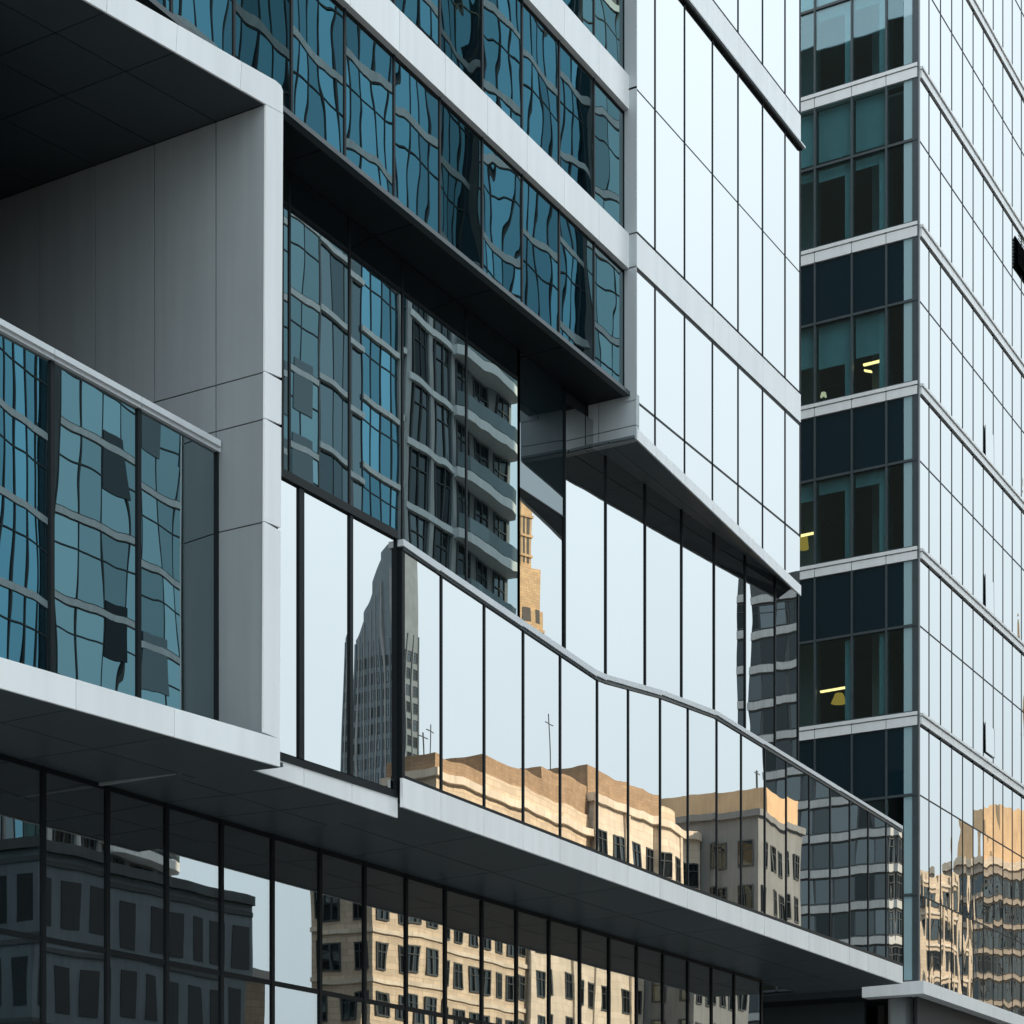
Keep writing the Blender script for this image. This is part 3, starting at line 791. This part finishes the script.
# lit ceiling lamps inside the tower
M['lamp'] = emit('warm_strip_lamp', (1.0, 0.60, 0.22), 2.8)
M['shade'] = emit('glowing_yellow_shade', (1.0, 0.56, 0.09), 0.4)
def strip(px0, py0, px1, py1, U, label):
    a, b = onX(px0, py0, U), onX(px1, py1, U)
    r = thing('strip_light', ((a.x + b.x) / 2, (a.y + b.y) / 2, min(a.z, b.z)), label, 'ceiling light', 'lit strip lights in the tower')
    d = Vector((0, 0, .045))
    MB().prism([a - d / 2, b - d / 2, b + d / 2, a + d / 2], [p + Vector((.1, 0, 0)) for p in (a - d / 2, b - d / 2, b + d / 2, a + d / 2)]).build('tube', M['lamp'], r)
    MB().prism([a + d / 2, b + d / 2, b + d, a + d], [p + Vector((.16, 0, 0)) for p in (a + d / 2, b + d / 2, b + d, a + d)]).build('housing', M['frame'], r)
strip(887, 358.5, 863, 364.5, XT + .9, 'lit strip light high behind the half drawn teal blinds')
strip(871, 371, 864, 370, XT + 1.6, 'short lit strip just below a longer one behind half drawn blinds')
strip(813.5, 532.5, 797, 536, XT + .9, 'lit strip light beside the white bay edge, third lit floor down')
strip(848.5, 686.5, 820, 691.5, XT + .9, 'lit strip light above the yellow lampshade, lowest lit floor')
pc = onX(839, 703, XT + 1.3)
l_ = thing('pendant_lamp', pc, 'round yellow lampshade glowing under a strip light on a dark floor', 'lamp')
MB().cyl(pc, .24, .28, 20, .12).build('lamp_shade', M['shade'], l_); MB().cyl(pc + Vector((0, 0, .28)), .015, .5, 8).build('cord', M['black'], l_)
pc = onX(803.5, 549, XT + 1.3)
l_ = thing('pendant_lamp', pc, 'small yellow lampshade under the strip beside the white bay edge', 'lamp')
MB().cyl(pc, .16, .4, 16, .12).build('lamp_shade', M['shade'], l_); MB().cyl(pc + Vector((0, 0, .4)), .015, .3, 8).build('cord', M['black'], l_)
pc = onX(824, 399 - 2, XT + .6)
l_ = thing('table_lamp', onX(823.5, 399, XT + .6), 'tiny lit lamp low behind the glass under half drawn blinds', 'lamp')
M['bulb'] = emit('warm_bulb', (1.0, .80, .5), 0.7)
MB().cyl(WPOS[l_.name], .07, .06, 12, .03).build('foot', M['frame'], l_); MB().cyl(WPOS[l_.name] + Vector((0, 0, .06)), .10, .13, 12, .07).build('lamp_shade', M['bulb'], l_)

# ------------------------------------------------------------------ the other side of the street (seen in the glass)
M['o_blue'] = glass('blue_curtain_glass', (0.22, 0.49, 0.62), back=(.01, .05, .08), refl=.85, wave=.01, tilt=.03, rnd=.55)
M['o_teal'] = glass('teal_curtain_glass', (0.36, 0.56, 0.62), back=(.02, .05, .06), refl=.75, wave=.01, tilt=.03, rnd=.5)
M['o_dark'] = glass('dark_window_glass', (0.30, 0.36, 0.38), back=(.015, .018, .02), refl=.4, wave=.01, tilt=.03, rnd=.85)
M['o_mid'] = glass('grey_window_glass', (0.30, 0.40, 0.44), back=(.02, .03, .035), refl=.6, wave=.01, tilt=.03, rnd=.6)
M['o_rail'] = glass('balcony_glass', (0.30, 0.38, 0.40), back=(.10, .12, .125), refl=.35, wave=.004, tilt=.02, rnd=.3)
M['o_white'] = matte('off_white_ledge', (.78, .79, .79), .7, .06, .8, streak=0.1)
M['o_conc'] = matte('pale_concrete', (.44, .45, .45), .8, .12, .5, streak=0.13)
M['o_grey'] = matte('grey_render', (.22, .23, .235), .8, .12, .5, streak=0.13)
M['o_darkgrey'] = matte('dark_render', (.075, .085, .09), .8, .15, .5, streak=0.13)
M['o_beige'] = matte('beige_stone', (.76, .62, .47), .8, .10, .5, streak=0.10, course=(1.0, .42, .72))
M['o_cream'] = matte('cream_render', (.82, .71, .58), .8, .10, .5, streak=0.10, course=(1.2, .6, .80))
M['o_slate'] = matte('slate_cladding', (.13, .165, .185), .6, .15, .5, streak=0.12)
M['o_brown'] = matte('brown_brick', (.44, .30, .19), .85, .15, .8, streak=0.10, course=(.5, .22, .70))
M['o_orange'] = matte('orange_render', (.68, .46, .27), .8, .15, .5, streak=0.13)
M['o_void'] = matte('dark_window_void', (.05, .045, .04), .6, .2, 1)
M['o_gold'] = matte('golden_stone', (.74, .50, .27), .8, .15, .5, streak=0.10, course=(.9, .45, .65))
M['o_taupe'] = matte('taupe_stone', (.38, .32, .26), .8, .14, .5, streak=0.10, course=(1.0, .5, .70))

def city_block(name, label, cat, x0, x1, yf, dep, h, wall, win, fw=2.2, fh=3.6, ww=.65, wh=.6, z0=4.0, bandm=None, bandh=.5, proud=.25, pier=None, cap=None, side=True, zmin=0.0, curtain=False, fm='o_darkgrey', lights=2, frames=True, mids=None):
    r = thing(name, ((x0 + x1) / 2, yf - dep / 2, 0), label, cat)
    MB().box(x0, x1, yf - dep, yf, 0, h).build('wall', M[wall], r)
    n = max(1, round((x1 - x0) / fw)); cw = (x1 - x0) / n
    ns = max(1, round(dep / fw)); cs = dep / ns
    nf = int((h - z0 - .6) / fh)
    spots = []
    for j in range(nf):
        zb = z0 + j * fh + fh * (1 - wh) * .5
        if zb < zmin: continue
        for i in range(n): spots.append((0, x0 + (i + .5) * cw, yf, zb))
        if side:
            for i in range(ns): spots.append((1, x0, yf - (i + .5) * cs, zb))
    spots.sort(key=lambda s: (-(s[3] < 200), -s[3]) if curtain else (s[0], -s[3]))
    protoF = protoS = None; mbr = MB()
    for q, (sd_, x, y, zb) in enumerate(spots):
        hw = (cw if sd_ == 0 else cs) * ww / 2; hh = fh * wh
        bx = (x - hw, x + hw, y - .05, y + .03, zb, zb + hh) if sd_ == 0 else (x - .03, x + .05, y - hw, y + hw, zb, zb + hh)
        if q >= 100: mbr.box(*bx); continue
        c = Vector(((bx[0] + bx[1]) / 2, (bx[2] + bx[3]) / 2, zb))
        src = protoF if sd_ == 0 else protoS
        if src is None:
            o = MB().box(*bx).build('window', M[win], r)
            fr_ = MB(); t_ = .07
            u0, u1 = (bx[0], bx[1]) if sd_ == 0 else (bx[2], bx[3])
            def bar(a, b_, c_, d_):
                if sd_ == 0: fr_.box(a, b_, y + .02, y + .11, c_, d_)
                else: fr_.box(x - .11, x - .02, a, b_, c_, d_)
            bar(u0 - t_, u0 + t_ / 2, zb - t_, zb + hh + t_); bar(u1 - t_ / 2, u1 + t_, zb - t_, zb + hh + t_)
            bar(u0 + t_ / 2, u1 - t_ / 2, zb - t_, zb + t_ / 2); bar(u0 + t_ / 2, u1 - t_ / 2, zb + hh - t_ / 2, zb + hh + t_)
            for q_ in range(1, lights):
                c = u0 + (u1 - u0) * q_ / lights; bar(c - t_ / 2, c + t_ / 2, zb + t_ / 2, zb + hh - t_ / 2)
            bar(u0 + t_ / 2, u1 - t_ / 2, zb + hh * .68 - .03, zb + hh * .68 + .03)
            if frames: fr_.build('window_frame', M[fm], o)
            if sd_ == 0: protoF = o
            else: protoS = o
        else:
            o = src.copy(); COL.objects.link(o); o.parent = r; o.location = c - WPOS[r.name]
            for ch in src.children:
                d = ch.copy(); COL.objects.link(d); d.parent = o
    if mbr.v: mbr.build('window', M[win], r, kind='stuff')
    if bandm:
        b = MB()
        for j in range(nf + 1):
            zb = z0 + j * fh - bandh / 2
            if zb < zmin: continue
            b.box(x0 - (proud if side else 0), x1, yf - .02, yf + proud, zb, zb + bandh)
            if side: b.box(x0 - proud, x0 + .02, yf - dep, yf - .021, zb, zb + bandh)
        b.build('floor_band', M[bandm], r)
    if mids:                     # thin transoms across the glazing
        for q_ in mids:
            b = MB()
            for j in range(nf):
                zb = z0 + (j + q_) * fh
                b.box(x0 - .03, x1, yf + .03, yf + .07, zb - .035, zb + .035)
                if side: b.box(x0 - .07, x0 - .03, yf - dep, yf, zb - .035, zb + .035)
            b.build('transom', M['o_darkgrey'], r)
    if pier:
        pm, pw, pp, every = pier
        b = MB()
        for i in range(0, n + 1, every): b.box(x0 + i * cw - pw / 2, x0 + i * cw + pw / 2, yf - .02, yf + pp, zmin, h - .1)
        if side:
            for i in range(1, ns + 1, every): b.box(x0 - pp, x0 + .02, yf - i * cs - pw / 2, yf - i * cs + pw / 2, zmin, h - .1)
        b.build('pier', M[pm], r)
    if cap:
        cm_, ch = cap
        MB().box(x0 - .3, x1 + .02, yf - dep, yf + .3, h - ch, h + .02).build('parapet', M[cm_], r)
    return r

YO = -35.0
def turn(o, deg): o.rotation_euler.z = rad(deg); return o
def yM(x): return -42.5 - math.tan(rad(12)) * (x - 78)
turn(city_block('glass_tower', 'blue glass tower with grey floor bands, reflected in the upper blue windows', 'tower', 29, 66, YO + .3, 24, 78, 'o_darkgrey', 'o_blue', 0.95, 4.1, .92, .90, 4, 'o_white', .34, .10, ('o_darkgrey', .07, .08, 1), side=True, curtain=True, frames=False, mids=(.62,)), -20)
ut = city_block('glass_office_block', 'pale teal office block with dark loggias, reflected in the terrace glass', 'office block', 64, 78.0, -41.0, 24, 70, 'o_grey', 'o_teal', 1.5, 4.2, .95, .88, 4, 'o_white', .34, .10, ('o_darkgrey', .05, .06, 1), side=False, frames=False, mids=(.62,))
rnd = random.Random(3)
for j in range(14):
    for x in (68.0, 71.2, 74.0, 76.6):
        if rnd.random() < .42: MB().box(x - .8, x + .8, -41.1, -40.92, 6 + j * 4.2, 8.9 + j * 4.2).build('loggia', M['o_dark'], ut)
turn(ut, -10)
turn(city_block('framed_block', 'dark block with grey concrete grid, reflected left of the middle storey', 'building', 77.6, 83.2, yM(80.4), 24, 66, 'o_darkgrey', 'o_mid', 1.6, 3.9, .9, .9, 4, 'o_white', .32, .25, ('o_grey', .3, .15, 3), side=False, frames=False), -12)
turn(city_block('slim_glass_tower', 'slim blue glass tower with thin white ledges, reflected mid left', 'tower', 83.0, 87.6, yM(85.3), 24, 66, 'o_grey', 'o_blue', 1.1, 4.0, .94, .88, 4, 'o_white', .32, .2, ('o_darkgrey', .07, .08, 1), side=False, frames=False, mids=(.68,)), -12)
turn(city_block('apartment_slab', 'apartment slab with white piers and dark tall windows, reflected mid storey', 'apartment block', 87.4, 93.2, yM(90.3), 24, 64, 'o_teal', 'o_dark', 2.4, 3.9, .55, .92, 4, 'o_white', .4, .3, ('o_conc', .5, .2, 1), side=False), -12)
Y9 = yM(96.3)
ap = city_block('balcony_block', 'apartment block with curved concrete balconies, reflected beside the silver panes', 'apartment block', 93.1, 101.4, Y9, 22, 62, 'o_grey', 'o_dark', 2.4, 3.9, .6, .72, 4, None, side=False)
zq = 4
while zq < 61:
    b = MB(); pts = [(93.1, Y9)] + [(93.1 + 8.3 * i / 10, Y9 + .2 + 1.0 * min(1, math.sin(math.pi * (i + .5) / 11) * 2)) for i in range(11)] + [(101.4, Y9)]
    b.prism([Vector((x, y, zq - .35)) for x, y in pts], [Vector((x, y, zq + .25)) for x, y in pts])
    bo = b.build('balcony', M['o_white'], ap)
    rl = MB()
    for (xa, ya), (xb, yb) in zip(pts[1:-1], pts[2:-1]):
        rl.prism([(xa, ya, zq + .3), (xb, yb, zq + .3), (xb, yb, zq + 1.2), (xa, ya, zq + 1.2)], [(xa, ya - .04, zq + .3), (xb, yb - .04, zq + .3), (xb, yb - .04, zq + 1.2), (xa, ya - .04, zq + 1.2)])
    rl.build('railing', M['o_rail'], bo)
    zq += 3.9
turn(ap, -12)
M['o_brick'] = matte('old_dark_brick', (.055, .055, .053), .85, .2, 1.2, streak=0.10, course=(.6, .25, .6))
wh = city_block('old_warehouse', 'dark slate warehouse with flat cornice, reflected in the street windows', 'warehouse', 72, 88.5, -29, 9, 21.5, 'o_slate', 'core', 1.9, 3.8, .6, .62, 1.5, 'o_darkgrey', .25, .08, None, ('o_darkgrey', .5), side=True, frames=False)
# low roof in the gap
city_block('low_house', 'low grey house with pale roof edge in the gap, reflected at street level', 'house', 102, 110, YO - 9, 20, 21, 'o_taupe', 'o_dark', 2.5, 3.5, .5, .5, 3, cap=('o_conc', .8), side=False)
# ridged dark tower far behind
rt_ = city_block('ridged_tower', 'tall slate grey tower with a sloping top, reflected between the balustrade panes', 'tower', 354.6, 360.8, -200, 12.2, 133, 'o_slate', 'o_dark', 2.0, 3.6, .6, .6, 4, None, .5, .12, ('o_slate', .25, .2, 1), curtain=True, lights=1)
MB().ext([(354.62, -200.02, 133), (354.62, -212.2, 133), (354.62, -212.2, 133.8), (354.62, -209.6, 137.6), (354.62, -209.6, 139.4), (354.62, -206.8, 143), (354.62, -206.8, 145.4), (354.62, -203.4, 149.5), (354.62, -203.4, 151), (354.62, -200.02, 154)], (6.1, 0, 0)).build('sloping_roof', M['o_slate'], rt_)
for i in range(6): MB().box(354.3, 354.64, -211.4 + i * 2, -211.1 + i * 2, 60, 134.5 + i * 2.6).build('pier', M['o_grey'], rt_)
# ornate slim tower far down the street
sx, sy = 318.0, -47.0
sp = thing('stone_spire', (sx, sy, 0), 'slim golden stone tower with stepped spire, reflected beside the dark panes', 'tower')
b = MB(); b.box(sx - 2.5, sx + 2.5, sy - 2.5, sy + 2.5, 0, 107); b.box(sx - 2.1, sx + 2.1, sy - 2.1, sy + 2.1, 107, 114); b.box(sx - 1.2, sx + 1.2, sy - 1.2, sy + 1.2, 114, 126)
b.cyl((sx, sy, 126), 1.0, 22, 8, .3)
for i in range(26): b.box(sx - 2.75, sx + 2.75, sy - 2.75, sy + 2.75, 6 + i * 3.9, 6.45 + i * 3.9)
for i in range(3): b.box(sx - 1.4, sx + 1.4, sy - 1.4, sy + 1.4, 116 + i * 3.3, 116.4 + i * 3.3)
b.build('shaft', M['o_gold'], sp)
for i in range(26):
    for q in (-1.1, 1.1):
        MB().box(sx + q - .6, sx + q + .6, sy + 2.48, sy + 2.55, 7.4 + i * 3.9, 9.6 + i * 3.9).build('window', M['o_void'], sp)
for q in (-.5, .5): MB().box(sx + q - .25, sx + q + .25, sy + 1.18, sy + 1.25, 115, 123).build('window', M['o_void'], sp)
turn(sp, 42)

# sunlit low row
b1 = city_block('beige_block', 'sunlit beige apartment block with brown brick parapet, reflected under the handrail', 'apartment block', 109.4, 131, YO, 4, 32.8, 'o_beige', 'o_dark', 2.15, 3.3, .52, .52, 3.2, 'o_cream', .3, .15, None, ('o_cream', .5), side=True)
MB().box(109.5, 115.5, YO - 3.9, YO - .2, 32.83, 33.9).build('roof_storey', M['o_brown'], b1)
MB().box(115.52, 130.98, YO - 3.9, YO - .05, 32.83, 33.9).build('roof_storey', M['o_beige'], b1)
MB().box(115.52, 130.98, YO - 3.9, YO - .2, 33.92, 35.2).build('roof_storey', M['o_brown'], b1)
MB().box(124, 130.9, YO - 3.8, YO - .3, 35.22, 36.1).build('roof_storey', M['o_brown'], b1)
b2 = city_block('cream_block', 'sunlit cream apartment block with stepped brown roof storey, reflected mid balustrade', 'apartment block', 131.2, 148.6, YO + .4, 5, 35.6, 'o_cream', 'o_dark', 2.5, 3.4, .5, .55, 3.2, None, .3, .15, ('o_cream', .8, .2, 2), ('o_cream', .6), side=False)
MB().box(131.5, 143, YO - 4, YO - .5, 35.65, 37.9).build('roof_storey', M['o_brown'], b2)
MB().box(144.5, 147.5, YO - 4, YO - 1, 35.65, 37.4).build('roof_storey', M['o_beige'], b2)
b3 = city_block('grey_block', 'grey block with small dark windows and orange roof room, reflected right of the cream block', 'apartment block', 148.8, 158.4, -29.2, 30, 37.2, 'o_grey', 'o_dark', 2.4, 3.6, .5, .55, 3.2, None, cap=('o_grey', .5))
MB().box(151.5, 158, -44, -29.5, 37.25, 39.6).build('roof_storey', M['o_orange'], b3)
city_block('banded_block', 'dark glass block with pale wavy floor bands, reflected at the balustrade end', 'office block', 197, 206.5, YO, 14.0, 73, 'o_darkgrey', 'o_dark', 2.0, 3.7, .88, .66, 4, 'o_conc', .8, .3)
turn(city_block('tan_house', 'sunlit tan house with tall shutters, reflected low in the tower front', 'house', 218.2, 223.6, -32.5, 10, 44, 'o_beige', 'o_dark', 2.6, 3.6, .5, .6, 3.2, 'o_cream', .3, .2, ('o_beige', .6, .25, 1)), 35)
b4 = city_block('crowned_tower', 'brown tower with sunlit orange crown and dark banded floors, reflected in the tower front', 'tower', 265.5, 289.5, -36.6, 6, 55, 'o_taupe', 'o_dark', 2.0, 3.5, .86, .66, 4, 'o_taupe', .6, .4, cap=('o_beige', 1.0))
MB().box(268, 286, -42, -37.0, 55.05, 62.5).build('roof_storey', M['o_orange'], b4)
turn(b4, 35)

# masts on the roofs
for x, y, z, hh, lab in ((112, YO - 3, 33.9, 2.2, 'thin roof aerial on the brown brick parapet, leftmost'), (113.8, YO - 3.5, 33.9, 3.2, 'taller roof aerial beside the leftmost one on the brick parapet'),
                         (128.5, YO - 2, 36.1, 5.0, 'tall bent mast at the end of the brown brick parapet'), (146, YO - 5, 37.4, 2.2, 'short aerial on the beige roof room of the cream block'),
                         (153, -31, 39.6, 1.8, 'short mast standing on the orange roof room')):
    a_ = thing('roof_aerial', (x, y, z), lab, 'aerial', 'aerials on the roofs')
    MB().cyl((x, y, z), .05, hh, 6).build('mast', M['frame'], a_)
    MB().box(x - .6, x + .6, y - .03, y + .03, z + hh * .85, z + hh * .85 + .06).build('crossbar', M['frame'], a_)
